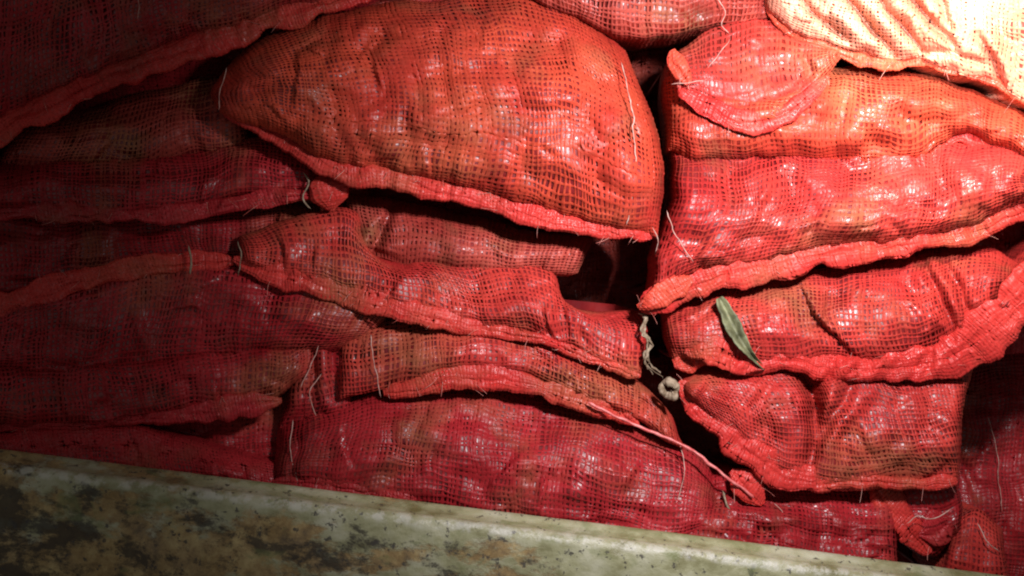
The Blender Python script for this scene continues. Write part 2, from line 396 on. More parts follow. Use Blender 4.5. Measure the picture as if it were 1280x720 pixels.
SACKS = 'red mesh sacks piled behind the metal wall'
_seed = [100]
def sack(label, rows, z=(0, 0), H=30, lump=7, lump_r=27, folds=(), pucker=(3,), ends=(0.12, 0.12), pitch=6.1, cover=0.26,
         net=None, inner=None, hems=(), threads=(), name='mesh_sack', wrinkle=2.7, solid=False, prof=0.58, crease=2.3, shear=0.0, sag=1.3, depth=125.0):
    _seed[0] += 7; seed = _seed[0]
    net = net or NET; inner = inner or IN_RED
    P, GAP = make_surface(rows, z, H, lump, lump_r, seed, folds, pucker, ends, prof, wrinkle=wrinkle, crease=crease, sag=sag, depth=depth)
    W = to_world(P)
    base = Vector(W.reshape(-1, 3).mean(0)); base.z = W[..., 2].min()
    t = thing(name, label, 'sack', base, SACKS)
    N = normals(P)
    a, b = P.shape[:2]
    if solid:
        ls = np.concatenate([[0], np.cumsum(np.linalg.norm(np.diff(P, axis=0), axis=2).mean(1))])
        lt = np.concatenate([[0], np.cumsum(np.linalg.norm(np.diff(P, axis=1), axis=2).mean(0))])
        uv = np.stack(np.meshgrid(ls, lt, indexing='ij'), -1).reshape(-1, 2)
        mesh_obj('cloth_cover', W.reshape(-1, 3), grid_faces(a, b), net, t, uv)
    else:
        V, F = net_lattice(P, pitch, seed, cover, shear)
        mesh_obj('net', to_world(V), F, net, t)
    # contents: closed body just under the net
    C = P - N * (GAP * MM)[..., None]
    back = C.copy(); back[..., 2] = np.minimum(C[..., 2].min() - 0.004, back[..., 2])
    V = np.vstack([to_world(C).reshape(-1, 3), to_world(back.mean(axis=(0, 1)))[None]])
    ring = [(i, 0) for i in range(a)] + [(a - 1, j) for j in range(1, b)] + [(i, b - 1) for i in range(a - 2, -1, -1)] + [(0, j) for j in range(b - 2, 0, -1)]
    ids = np.array([i * b + j for i, j in ring]); F = grid_faces(a, b)
    cap = np.stack([ids, np.roll(ids, -1), np.full(len(ids), a * b), np.full(len(ids), a * b)], -1)
    me = mesh_obj('contents', V, F, inner, t)
    me2 = me.data
    import bmesh
    bm = bmesh.new(); bm.from_mesh(me2); bm.verts.ensure_lookup_table()
    for q in cap:
        try: bm.faces.new((bm.verts[q[0]], bm.verts[q[2]], bm.verts[q[1]]))
        except ValueError: pass
    bm.to_mesh(me2); bm.free()
    for h in hems: hem(t, **h)
    for th in threads: tube('stitch_thread', th[0], th[1] if len(th) > 1 else 1.1, th[2] if len(th) > 2 else THREAD, t, 6, seed=seed, wob=3.0, rough=0.5)
    return t
def hem(parent, pts, width=28, thick=11, mat=None, pucker=3.0, name='hem', freq=13.0, lip=True):
    """gathered band of doubled cloth along a sack's edge; pts (x, y, z[, width])"""
    _seed[0] += 3; seed = _seed[0]
    p = np.asarray([(q[0], q[1], q[2], q[3] if len(q) > 3 else width) for q in pts], float)
    L = np.sum(np.linalg.norm(np.diff(p[:, :2], axis=0), axis=1)); n = max(10, int(L / 2.6))
    c = crspline(p, n); s = np.linspace(0, L, n); c[:, 1] += 5 * fbm(s / 55, 0 * s + 2, seed + 21, 3); c[:, 2] += 5 * fbm(s / 50, 0 * s + 5, seed + 22, 2)
    T = np.gradient(c[:, :2], axis=0); T /= np.linalg.norm(T, axis=1)[:, None] + 1e-9
    A = np.stack([-T[:, 1], T[:, 0]], 1)                             # points down for a left-to-right edge
    k = 27
    endf = np.clip(np.minimum(s, L - s) / 14, 0.12, 1) ** 0.5
    wd = c[:, 3] * 0.5 * 1.08 * (1 + 0.6 * fbm(s / 34, 0 * s, seed, 3)) * endf
    q = np.linspace(-1.25, 1.25, k); qc = np.clip(q, -1, 1)
    cs = qc * (1 - 0.10 * np.maximum(np.abs(q) - 1, 0) / 0.25)
    ch = (1 - np.abs(qc) ** 3.0) ** 0.6 * (0.80 + 0.20 * qc) - np.maximum(np.abs(q) - 1, 0) * 5.0
    off = cs[None, :] * wd[:, None]
    slant = 0.35 + 0.8 * vnoise(s / 60, 0 * s, seed + 12)[:, None]
    S2 = s[:, None] + off * slant
    act = 0.25 + 1.1 * (0.5 + vnoise(s / 40, 0 * s, seed + 4))[:, None]
    ga = fbm(S2 / freq, off / 34 + 7, seed + 2, 3)
    pk = (ga * 2 + 0.9 * (0.25 - np.abs(vnoise(S2 / (freq * 0.6), off / 40, seed + 13))) ) * 0.75 * pucker * act
    sw = (0.15 + 0.5 * vnoise(s / 45, 0 * s, seed + 5))[:, None]
    fold2 = -3.2 * np.exp(-((off / wd[:, None] - sw) / 0.12) ** 2) * (0.4 + vnoise(s / 30, 0 * s, seed + 15)[:, None]) * 1.4 if lip else 0
    h = 0.48 * thick * ch[None, :] * endf[:, None] * (1 + 0.5 * vnoise(s / 35, 0 * s, seed + 14))[:, None] + (pk + fold2) * np.clip(1.1 - np.abs(qc) ** 4, 0, 1)[None, :] * endf[:, None]
    edge = 3.2 * fbm(S2 / 14, off / 16, seed + 6, 3)
    X = c[:, 0][:, None] + A[:, 0][:, None] * (off + edge); Y = c[:, 1][:, None] + A[:, 1][:, None] * (off + edge)
    Z = c[:, 2][:, None] + h
    P = place(X, Y, Z)
    lt = q * width * 0.5 * MM
    uv = np.stack(np.broadcast_arrays((s * MM)[:, None], lt[None, :]), -1).reshape(-1, 2)
    o = mesh_obj(name, to_world(P).reshape(-1, 3), grid_faces(n, k), mat or HEM, parent, uv)
    V, F = net_lattice(P, 4.6, seed, 0.36, 0.15)          # loose outer weave of the doubled net
    base = parent.location + o.location
    v = to_world(V); b0 = v.mean(0); me = mesh_obj('hem_net', v, F, HEM_NET.get((mat or HEM).name, NET), o, base=b0)
    me.location = Vector(b0) - base
    fray(o, P, base, seed)
    return o
def fray(o, P, base, seed):
    """short loose fibres standing off a hem"""
    rng = np.random.RandomState(seed + 900); n = int(P.shape[0] / 7) + 3; V = []; F = []
    for q in range(n):
        i = rng.randint(1, P.shape[0] - 1); j = rng.randint(3, P.shape[1] - 3); p = P[i, j].copy()
        d = rng.normal(size=3) * np.array([1, 1, 0.35]); d[2] = abs(d[2]) * 0.6; d /= np.linalg.norm(d) + 1e-9
        bend = rng.normal(size=3) * 0.5; L = rng.uniform(5, 19) * MM; r = rng.uniform(0.22, 0.45) * MM; b0 = len(V); m_ = 6
        for k in range(m_ + 1):
            c = p + d * L * k / m_ + bend * L * 0.5 * (k / m_) ** 2 + np.array([0, 0, 0.0006])
            for a in range(3): V.append(c + r * np.array([math.cos(a * 2.094), math.sin(a * 2.094) * 0.7, math.sin(a * 2.094) * 0.7]))
        for k in range(m_):
            for a in range(3): F.append((b0 + k * 3 + a, b0 + k * 3 + (a + 1) % 3, b0 + k * 3 + 3 + (a + 1) % 3, b0 + k * 3 + 3 + a))
    v = to_world(np.array(V)); c0 = v.mean(0); fo = mesh_obj('frayed_fibres', v, F, FIBRE, o, base=c0); fo.location = Vector(c0) - base
    fo['kind'] = 'stuff'

# ================================================================== the metal wall in front
def wall_material():
    m, nt, b = new_mat('weathered_paint')
    pos = nd(nt, 'ShaderNodeNewGeometry').outputs['Position']
    mp = nd(nt, 'ShaderNodeMapping'); mp.inputs['Scale'].default_value = (0.75, 1.0, 1.25); nt.links.new(pos, mp.inputs[0]); v = mp.outputs[0]
    c = ramp(nt, noise(nt, 26, 5, 0.6, v), [(0.30, (0.16, 0.15, 0.06)), (0.48, (0.33, 0.33, 0.19)), (0.70, (0.48, 0.48, 0.35))])
    sep = nd(nt, 'ShaderNodeSeparateXYZ'); nt.links.new(pos, sep.inputs[0])
    gx = nd(nt, 'ShaderNodeMapRange'); gx.inputs[1].default_value = -0.75; gx.inputs[2].default_value = 0.25
    gx.inputs[3].default_value = 0.135; gx.inputs[4].default_value = -0.03; nt.links.new(sep.outputs[0], gx.inputs[0])
    uv = nd(nt, 'ShaderNodeUVMap'); su = nd(nt, 'ShaderNodeSeparateXYZ'); nt.links.new(uv.outputs[0], su.inputs[0])
    face = nd(nt, 'ShaderNodeMapRange'); face.inputs[1].default_value = 0.039; face.inputs[2].default_value = 0.062   # the lip keeps its paint
    face.inputs[3].default_value = -0.055; face.inputs[4].default_value = 0.05; nt.links.new(su.outputs[1], face.inputs[0])
    def shifted(f, k):
        a = nd(nt, 'ShaderNodeMath', operation='ADD'); nt.links.new(f, a.inputs[0]); nt.links.new(gx.outputs[0], a.inputs[1])
        a2 = nd(nt, 'ShaderNodeMath', operation='MULTIPLY_ADD'); nt.links.new(face.outputs[0], a2.inputs[0]); a2.inputs[1].default_value = k; nt.links.new(a.outputs[0], a2.inputs[2])
        return a2.outputs[0]
    rust = ramp(nt, noise(nt, 34, 8, 0.72), [(0.35, (0.10, 0.052, 0.022)), (0.50, (0.29, 0.18, 0.065)), (0.68, (0.50, 0.38, 0.17))])
    f1 = ramp(nt, shifted(noise(nt, 12, 9, 0.70, v, 0.12), 1.0), [(0.535, (0, 0, 0)), (0.60, (0.85,) * 3)])
    c = mix(nt, f1, c, rust)
    f2 = ramp(nt, shifted(noise(nt, 22, 9, 0.74, v, 0.15), 0.8), [(0.59, (0, 0, 0)), (0.67, (0.85,) * 3)])
    c = mix(nt, f2, c, (0.030, 0.024, 0.018))
    f3 = ramp(nt, noise(nt, 95, 5, 0.65), [(0.60, (0, 0, 0)), (0.645, (0.85,) * 3)])
    c = mix(nt, f3, c, (0.05, 0.045, 0.04))
    f4 = ramp(nt, noise(nt, 19, 4, 0.6, v, 0.5), [(0.56, (0, 0, 0)), (0.66, (0.6,) * 3)])
    c = mix(nt, f4, c, (0.16, 0.19, 0.07))
    ed = nd(nt, 'ShaderNodeMapRange', interpolation_type='SMOOTHSTEP'); ed.inputs[1].default_value = 0.020; ed.inputs[2].default_value = 0.031; nt.links.new(su.outputs[1], ed.inputs[0])
    ed2 = nd(nt, 'ShaderNodeMapRange', interpolation_type='SMOOTHSTEP'); ed2.inputs[1].default_value = 0.043; ed2.inputs[2].default_value = 0.035; nt.links.new(su.outputs[1], ed2.inputs[0])
    e3 = nd(nt, 'ShaderNodeMath', operation='MULTIPLY'); nt.links.new(ed.outputs[0], e3.inputs[0]); nt.links.new(ed2.outputs[0], e3.inputs[1])
    wornf = ramp(nt, noise(nt, 60, 5, 0.65), [(0.46, (0.0,) * 3), (0.58, (0.7,) * 3)])      # paint rubbed to bright metal along the edge
    e4 = nd(nt, 'ShaderNodeMath', operation='MULTIPLY'); nt.links.new(e3.outputs[0], e4.inputs[0]); nt.links.new(wornf, e4.inputs[1])
    c = mix(nt, e4.outputs[0], c, (0.58, 0.58, 0.50))
    nt.links.new(c, b.inputs['Base Color'])
    r = ramp(nt, f1, [(0.0, (0.42,) * 3), (1.0, (0.85,) * 3)]); nt.links.new(r, b.inputs['Roughness'])
    hgt = nd(nt, 'ShaderNodeMath', operation='SUBTRACT'); nt.links.new(noise(nt, 150, 5, 0.6), hgt.inputs[0]); nt.links.new(f1, hgt.inputs[1])
    bump(nt, hgt.outputs[0], 0.55, 0.002, b)
    return m
WALL_PAINT = wall_material()
def wall():
    # start of the inner top edge, taken along the level wall direction (world X)
    p0 = to_world(place(0, 558, 60)); p0[0] -= 0.55
    LEN = 2.3
    dep = 0.037
    # section (y out towards the viewer is -Y, z up): inner face, lip with a rolled nose, outer face
    prof = [(0.006, -0.42), (0.004, -0.20), (0.0015, -0.02), (0.0, -0.004), (-0.003, -0.0005), (-0.008, 0.0)]
    prof += [(-x, 0.0008 * math.sin(x * 300)) for x in np.linspace(0.012, dep - 0.010, 7)]
    prof += [(-dep + 0.007, 0.0025), (-dep + 0.003, 0.003), (-dep - 0.001, 0.0022), (-dep - 0.004, 0.0), (-dep - 0.0065, -0.003), (-dep - 0.0085, -0.006), (-dep - 0.0105, -0.010)]
    prof += [(-dep - 0.0105 - (z - 0.010) * 0.62, -z) for z in np.linspace(0.016, 0.105, 16)]
    prof = np.array(prof); n = 420
    x = np.linspace(0, LEN, n)
    q = np.concatenate([[0], np.cumsum(np.linalg.norm(np.diff(prof, axis=0), axis=1))]); q = q - q[5]   # 0 at the inner edge of the lip
    X, Q = np.meshgrid(x, q, indexing='ij')
    dent = 0.0034 * fbm(X / 0.13, Q / 0.05, 5, 3) + 0.0018 * fbm(X / 0.02, Q / 0.018, 9, 3)
    V = np.zeros((n, len(q), 3)); V[..., 0] = p0[0] + X
    V[..., 1] = p0[1] + prof[None, :, 0] - dent * 1.0; V[..., 2] = p0[2] + prof[None, :, 1] + dent + 0.004 * fbm(X / 0.7, 0 * X, 21, 2)
    uv = np.stack([X, Q], -1).reshape(-1, 2)
    base = (p0[0] + LEN / 2, p0[1] - dep / 2, p0[2] - 0.42)
    t = thing('metal_side_wall', 'weathered grey-green painted metal wall with rust, running along the bottom edge', 'wall', base)
    mesh_obj('top_panel', V.reshape(-1, 3), grid_faces(n, len(q)), WALL_PAINT, t, uv)
    # pressed rib lower down the outer face
    pr = np.array([(-0.1052, -0.1052), (-0.001 - 0.117, -0.106), (-0.124, -0.110), (-0.128, -0.118), (-0.128, -0.135), (-0.122, -0.15), (-0.122, -0.19), (-0.10, -0.42)]); pr[:, 0] += -dep + 0.0358
    X, Q = np.meshgrid(x, np.arange(len(pr)) * 0.012 + 0.2, indexing='ij'); dent = 0.003 * fbm(X / 0.1, Q / 0.05, 15, 3)
    V = np.zeros((n, len(pr), 3)); V[..., 0] = p0[0] + X; V[..., 1] = p0[1] + pr[None, :, 0] - dent * 0.4; V[..., 2] = p0[2] + pr[None, :, 1] + dent
    mesh_obj('rib', V.reshape(-1, 3), grid_faces(n, len(pr)), WALL_PAINT, t, np.stack([X, 0 * Q + 0.1], -1).reshape(-1, 2))
wall()

# ================================================================== the sacks
# --- top left, overlapping everything below it
sack('dark crimson sack in the top left corner with a broad hem sweeping up rightwards',
     [[(-170, -150), (100, -160), (300, -150), (500, -130)], [(-170, 230), (0, 150), (120, 90), (250, 42), (340, 12), (440, -10), (520, -45)]],
     z=(10, 62), H=48, net=NET_CRIMSON, ends=(0, 0), pucker=(5,),
     folds=[([(190, -10), (225, 45), (260, 60)], 7, 9), ([(215, 20), (250, 35), (275, 20)], 6, 6)],
     hems=[dict(pts=[(-170, 238, 58, 40), (0, 158, 60, 40), (60, 128, 62, 36), (120, 98, 62, 34), (180, 78, 62, 30), (250, 52, 63, 34), (300, 33, 64, 40), (340, 20, 64, 40), (400, 6, 64, 36), (450, -10, 62, 30), (520, -40, 58, 26)], mat=HEM, thick=14, pucker=3)],
     threads=[([(172, -10, 108), (175, 8, 108), (172, 26, 108)], 1.0)])
# --- big sack, centre
sack('large bulging red sack at centre top with a loose white thread down its right side',
     [[(268, 108), (320, 55), (420, 18), (520, 0), (620, -4), (700, 8), (782, 62)],
      [(264, 122), (335, 105), (430, 110), (520, 112), (620, 118), (720, 130), (824, 180)],
      [(276, 140), (350, 165), (420, 202), (500, 216), (600, 240), (700, 266), (818, 296)]],
     z=(18, 30, 52), H=62, net=NET_ORANGE, lump=13, lump_r=30, ends=(0.22, 0.10), cover=0.31, pucker=(5, 1), wrinkle=2.6,
     folds=[([(440, 130), (450, 170), (480, 210)], -6, 9), ([(520, 90), (530, 160), (545, 215)], -4, 8), ([(380, 60), (420, 110), (410, 170)], 5, 14), ([(640, 140), (700, 200), (790, 270)], 3, 12)],
     hems=[dict(pts=[(272, 132, 40, 20), (310, 148, 52, 24), (360, 172, 58, 28), (420, 210, 60, 28), (500, 226, 60, 24), (560, 240, 60, 24), (620, 253, 60, 26), (700, 276, 58, 24), (760, 290, 56, 18), (815, 298, 52, 14)], thick=12, pucker=4)],
     threads=[([(776, 78, 88), (787, 120, 108), (794, 180, 110), (792, 230, 102), (784, 282, 78)], 1.5),
              ([(283, 85, 70), (276, 110, 72), (274, 138, 72)], 1.2),
              ([(815, 285, 70), (822, 300, 66), (818, 330, 40)], 1.6)])
# --- strip along the top
sack('brownish red sack cut off by the top edge above the large bulging sack',
     [[(560, -150), (750, -160), (990, -140)], [(590, -40), (690, 6), (770, 42), (835, 40), (900, 30), (970, 18)]],
     z=(20, 52), H=34, net=NET_BROWN, inner=IN_ORANGE, lump=6, pucker=(4,),
     threads=[([(895, -6, 88), (907, 14, 88), (902, 30, 80), (912, 42, 70)], 1.3)])
# --- over-lit sack top right
sack('brightly lit sack, glare coloured into its net, in the top right corner with deep diagonal folds',
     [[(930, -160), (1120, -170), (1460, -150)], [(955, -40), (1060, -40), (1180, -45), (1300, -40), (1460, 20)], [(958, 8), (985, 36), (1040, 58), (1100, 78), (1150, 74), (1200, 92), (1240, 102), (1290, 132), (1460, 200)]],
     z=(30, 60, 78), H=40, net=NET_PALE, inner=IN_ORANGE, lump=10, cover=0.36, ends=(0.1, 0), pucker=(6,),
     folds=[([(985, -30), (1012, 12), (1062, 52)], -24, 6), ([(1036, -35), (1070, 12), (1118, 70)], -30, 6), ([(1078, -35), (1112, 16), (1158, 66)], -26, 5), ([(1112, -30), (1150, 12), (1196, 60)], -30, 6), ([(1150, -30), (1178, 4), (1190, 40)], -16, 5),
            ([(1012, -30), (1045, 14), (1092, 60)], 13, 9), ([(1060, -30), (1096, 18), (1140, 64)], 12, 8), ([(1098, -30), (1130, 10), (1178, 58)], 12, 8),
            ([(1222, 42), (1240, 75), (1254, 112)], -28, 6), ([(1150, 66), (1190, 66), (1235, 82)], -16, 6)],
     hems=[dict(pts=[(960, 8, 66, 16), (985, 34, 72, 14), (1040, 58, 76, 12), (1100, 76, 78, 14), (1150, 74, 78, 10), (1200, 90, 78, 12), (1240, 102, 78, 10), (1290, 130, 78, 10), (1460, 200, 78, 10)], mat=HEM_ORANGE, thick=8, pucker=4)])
sack('dark red corner of a sack poking in at the extreme top right',
     [[(1220, -190), (1300, -190), (1470, -170)], [(1222, -20), (1250, 2), (1275, 20), (1310, 34), (1470, 70)]],
     z=(40, 82), H=10, net=NET_CRIMSON, lump=2, pucker=(2,), ends=(0.1, 0))
# --- folded sack mouth, upper right
sack('crumpled orange-red sack mouth with a curved lower hem below the brownish top sack',
     [[(845, 66), (900, 36), (970, 26), (1030, 52), (1055, 60)], [(850, 108), (885, 136), (930, 154), (985, 142), (1025, 108), (1056, 72)]],
     z=(60, 74), H=16, net=NET, inner=IN_ORANGE, lump=4, pucker=(4,), ends=(0.08, 0.1),
     folds=[([(930, 40), (960, 70), (1000, 60)], 6, 12), ([(880, 90), (910, 110), (950, 100)], 6, 14), ([(1000, 60), (1015, 90), (985, 125)], -7, 6)],
     hems=[dict(pts=[(848, 106, 84, 16), (870, 126, 92, 20), (900, 144, 95, 24), (940, 154, 97, 26), (980, 146, 97, 24), (1010, 124, 94, 16), (1035, 95, 90, 12)], mat=HEM, thick=8, pucker=3),
           dict(pts=[(838, 62, 94, 18), (850, 84, 98, 26), (862, 108, 96, 18)], mat=HEM_ORANGE, thick=6, pucker=1, name='folded_tab')],
     threads=[([(838, 106, 108), (858, 104, 112), (880, 100, 112)], 1.2), ([(884, 86, 114), (900, 66, 116), (912, 48, 112)], 1.0)])
# --- upper right sack
sack('orange-red sack in a bright patch just below the overlit top right sack',
     [[(836, 84), (900, 72), (1000, 84), (1060, 84), (1120, 92), (1200, 112), (1300, 150), (1460, 200)],
      [(834, 192), (880, 200), (930, 199), (1010, 195), (1090, 202), (1160, 193), (1205, 172), (1240, 190), (1290, 206), (1460, 240)]],
     z=(22, 44), H=44, net=NET_ORANGE, inner=IN_ORANGE, ends=(0.07, 0), sag=1.9, depth=260, lump=13, lump_r=25, pucker=(4,),
     folds=[([(1062, 88), (1078, 94), (1096, 104)], 14, 12), ([(1035, 80), (1010, 115), (980, 150)], -12, 7), ([(1060, 95), (1030, 130), (1000, 165)], 9, 12), ([(1090, 100), (1150, 125), (1240, 130)], 9, 16), ([(1150, 110), (1230, 120), (1270, 110)], -6, 6), ([(1060, 150), (1110, 165), (1160, 175)], 7, 14), ([(1215, 120), (1235, 150), (1225, 180)], 8, 10)],
     hems=[dict(pts=[(1120, 204, 46, 10), (1160, 192, 50, 10), (1205, 170, 54, 12), (1240, 186, 54, 12), (1290, 204, 52, 14), (1460, 238, 50, 14)], mat=HEM, thick=7, pucker=2)])
# --- right sack
sack('long red sack on the right with a bright gathered hem rising to the edge',
     [[(838, 176), (930, 172), (1050, 170), (1160, 160), (1290, 164), (1460, 185)],
      [(836, 270), (930, 262), (1050, 248), (1160, 238), (1290, 216), (1460, 205)],
      [(810, 370), (850, 348), (900, 334), (960, 326), (1050, 306), (1150, 296), (1210, 284), (1290, 252), (1460, 215)]],
     z=(12, 34, 55), H=44, sag=1.9, depth=260, lump=13, lump_r=28, ends=(0.06, 0), pucker=(6, 1), wrinkle=2.6,
     folds=[([(900, 330), (915, 290), (960, 270)], 6, 14), ([(1060, 240), (1120, 230), (1180, 250)], 6, 18), ([(1180, 210), (1200, 260), (1190, 300)], -5, 8), ([(990, 215), (1020, 260), (1010, 300)], -5, 9)],
     hems=[dict(pts=[(800, 384, 52, 20), (825, 372, 56, 28), (862, 356, 58, 34), (905, 342, 60, 32), (960, 334, 60, 32), (1050, 314, 60, 32), (1150, 302, 60, 28), (1210, 290, 58, 24), (1290, 258, 56, 22), (1460, 220, 52, 22)], mat=HEM, thick=13, pucker=5),
           dict(pts=[(798, 386, 58, 14), (815, 376, 66, 26), (842, 362, 70, 26), (866, 352, 68, 14)], mat=HEM_ORANGE, thick=7, pucker=1.5, name='folded_tab')],
     threads=[([(832, 262, 82), (846, 296, 92), (866, 328, 88)], 1.3)])
# --- sack under it
sack('red sack with a rounded creased end at middle right under the long hem',
     [[(832, 388), (920, 360), (1010, 338), (1100, 326), (1180, 314), (1240, 308), (1272, 330)],
      [(834, 420), (920, 405), (1010, 392), (1100, 385), (1180, 375), (1235, 362), (1266, 350)],
      [(842, 452), (900, 456), (960, 455), (1050, 458), (1130, 452), (1200, 428), (1258, 378)]],
     z=(0, 14, 30), H=40, pitch=5.9, lump=8, lump_r=26, ends=(0.1, 0.08), pucker=(5, 2),
     folds=[([(1005, 365), (1020, 395), (1060, 432)], -20, 8, 1), ([(1060, 330), (1080, 380), (1100, 400)], 10, 28), ([(1150, 322), (1172, 360), (1198, 424)], -24, 7), ([(1175, 318), (1195, 352), (1212, 395)], -22, 7), ([(1256, 360), (1230, 400), (1195, 428)], -18, 6), ([(1220, 330), (1240, 350), (1215, 385)], 9, 12), ([(1160, 335), (1185, 375), (1203, 410)], 8, 7)],
     hems=[dict(pts=[(842, 456, 30, 24), (885, 444, 36, 34), (930, 446, 38, 30), (985, 446, 40, 30), (1050, 458, 44, 38), (1130, 456, 48, 40), (1190, 444, 52, 44), (1240, 412, 72, 56), (1290, 365, 88, 60), (1350, 300, 88, 56), (1450, 250, 84, 50)], mat=HEM, thick=15, pucker=9, freq=20), dict(pts=[(856, 440, 52, 14), (885, 440, 60, 30), (920, 450, 60, 34), (955, 462, 54, 20)], mat=HEM, thick=8, pucker=4, name='folded_tab')])
# --- lower right sack
sack('red sack at lower right with a V-shaped pleat and hem along its left edge',
     [[(846, 470), (920, 448), (1000, 450), (1100, 450), (1214, 446)],
      [(848, 478), (905, 500), (975, 520), (1090, 525), (1206, 528)],
      [(852, 488), (900, 536), (958, 586), (1010, 606), (1100, 608), (1196, 607)]],
     z=(0, 12, 26), H=30, lump=6, lump_r=22, ends=(0.06, 0.04), pucker=(3,), wrinkle=1.8, shear=0.55, pitch=5.3,
     folds=[([(1006, 462), (1018, 490), (1022, 530)], -50, 13), ([(1000, 470), (1022, 515), (1012, 585)], -26, 8), ([(1068, 475), (1040, 520), (1010, 580)], -20, 8), ([(1045, 470), (1030, 520), (1015, 570)], 8, 7), ([(940, 480), (980, 520), (990, 570)], 8, 16), ([(1090, 560), (1150, 570), (1190, 560)], 8, 20), ([(1100, 480), (1060, 520), (1030, 560)], 7, 8)],
     hems=[dict(pts=[(848, 478, 32, 22), (872, 502, 38, 34), (905, 532, 42, 40), (945, 568, 44, 40), (985, 592, 42, 30), (1030, 600, 38, 22), (1110, 602, 36, 16), (1196, 602, 32, 14)], mat=HEM, thick=12, pucker=3)])
sack('narrow crimson sack end with a shiny diagonal hem between dark gaps, lower right',
     [[(1090, 596), (1140, 590), (1202, 588)], [(1118, 645), (1158, 640), (1200, 632)], [(1152, 696), (1172, 692), (1198, 668)]],
     z=(-24, -14, -8), H=14, lump=3, net=NET_CRIMSON, pucker=(2,),
     hems=[dict(pts=[(1092, 602, -2, 20), (1112, 632, 4, 32), (1138, 664, 6, 34), (1162, 694, 2, 24)], mat=HEM, thick=12, pucker=2.5),
           dict(pts=[(1148, 668, 8, 26), (1170, 662, 10, 36), (1190, 650, 4, 20)], mat=HEM_CRIMSON, thick=8, pucker=2, name='folded_tab')],
     threads=[([(1134, 654, 30), (1146, 646, 30), (1166, 648, 32), (1188, 636, 30)], 1.6)])
sack('small pinkish sack tip standing at the bottom right corner above the wall',
     [[(1192, 650), (1222, 634), (1254, 664)], [(1180, 730), (1220, 745), (1262, 730)]],
     z=(-30, 0), H=30, lump=4, lump_r=18, ends=(0.3, 0.3), pucker=(3,),
     threads=[([(1222, 654, 10), (1232, 676, 22), (1250, 690, 18)], 1.4)])
sack('shadowed sack sunk in the dark recess along the right edge',
     [[(1180, 420), (1260, 410), (1700, 400)], [(1180, 770), (1260, 790), (1700, 780)]],
     z=(-330, -280), H=40, net=NET_CRIMSON, ends=(0.1, 0), wrinkle=3,
     threads=[([(1236, 520, -226), (1246, 570, -226), (1252, 640, -230)], 1.2)])
# --- centre, below the big sack
sack('pale-topped narrow sack tucked right under the hem of the large bulging sack',
     [[(436, 246), (520, 258), (620, 278), (700, 292), (742, 300)], [(446, 322), (520, 336), (620, 344), (700, 346), (722, 342)]],
     z=(-40, -6), H=34, net=NET_BROWN, lump=5, ends=(0.1, 0.08), pucker=(2,),
     folds=[([(494, 250), (478, 290), (458, 326)], -20, 7), ([(708, 294), (712, 320), (706, 345)], -8, 6), ([(460, 262), (462, 290), (455, 310)], 6, 9)])
sack('red sack across the centre with a smooth rolled hem on its lower edge',
     [[(296, 300), (370, 272), (440, 262), (470, 320), (560, 330), (680, 334), (716, 384), (804, 386)],
      [(298, 318), (370, 318), (450, 330), (520, 350), (600, 372), (690, 378), (750, 405), (806, 420)],
      [(298, 334), (400, 352), (480, 382), (560, 402), (640, 416), (720, 436), (800, 472)]],
     z=(0, 12, 30), H=24, lump=5, lump_r=24, ends=(0.04, 0.05), pucker=(3,), wrinkle=1.6, pitch=5.7, shear=0.25,
     folds=[([(720, 390), (722, 415), (740, 440)], -7, 6), ([(600, 410), (690, 424), (760, 444)], 6, 9), ([(620, 380), (680, 395), (715, 420)], 6, 18)],
     hems=[dict(pts=[(292, 326, 32, 18), (330, 338, 38, 30), (400, 350, 42, 34), (480, 380, 44, 34), (550, 398, 42, 28), (600, 410, 40, 16), (700, 432, 38, 10), (800, 472, 34, 10)], mat=HEM, thick=11, pucker=2.2)],
     threads=[([(296, 302, 50), (300, 318, 54), (298, 346, 54)], 1.6, TWINE)])
sack('red sack whose arched bright hem ends in a pink cord, in the lower centre',
     [[(424, 402), (520, 400), (600, 402), (700, 428), (790, 468), (842, 520)], [(430, 500), (500, 486), (560, 464), (620, 466), (700, 488), (780, 518), (858, 560)]],
     z=(-6, 22), H=24, net=NET, pitch=5.8, lump=5, lump_r=22, ends=(0.08, 0.1), pucker=(3,),
     folds=[([(740, 452), (780, 480), (810, 512)], -12, 9), ([(560, 440), (620, 445), (680, 465)], 6, 14)],
     hems=[dict(pts=[(480, 494, 26, 14), (515, 484, 32, 20), (560, 470, 36, 26), (610, 470, 38, 28), (660, 482, 38, 28), (720, 500, 36, 26), (770, 516, 32, 20), (800, 530, 28, 10)], mat=HEM, thick=12, pucker=3)],
     threads=[([(735, 502, 50), (745, 508, 50), (792, 530, 46), (860, 560, 44), (905, 594, 44), (944, 622, 40)], 4.0, CORD),
              ([(464, 418, 42), (468, 450, 48), (476, 496, 42)], 1.2)])
sack('wide crimson sack lying directly along the wall at the bottom centre',
     [[(350, 525), (420, 503), (480, 488), (560, 480), (640, 486), (740, 506), (800, 530), (870, 570), (898, 612)],
      [(340, 640), (420, 648), (520, 662), (640, 682), (760, 698), (830, 702), (892, 668)]],
     z=(-20, 16), H=48, net=NET_CRIMSON, pitch=5.8, lump=7, lump_r=24, ends=(0.1, 0.14), pucker=(3,), cover=0.28,
     folds=[([(560, 590), (680, 600), (800, 610)], -4, 9)],
     threads=[([(366, 524, 22), (363, 560, 40), (372, 604, 52)], 1.3), ([(850, 556, 34), (856, 590, 46), (846, 628, 46)], 1.2)])
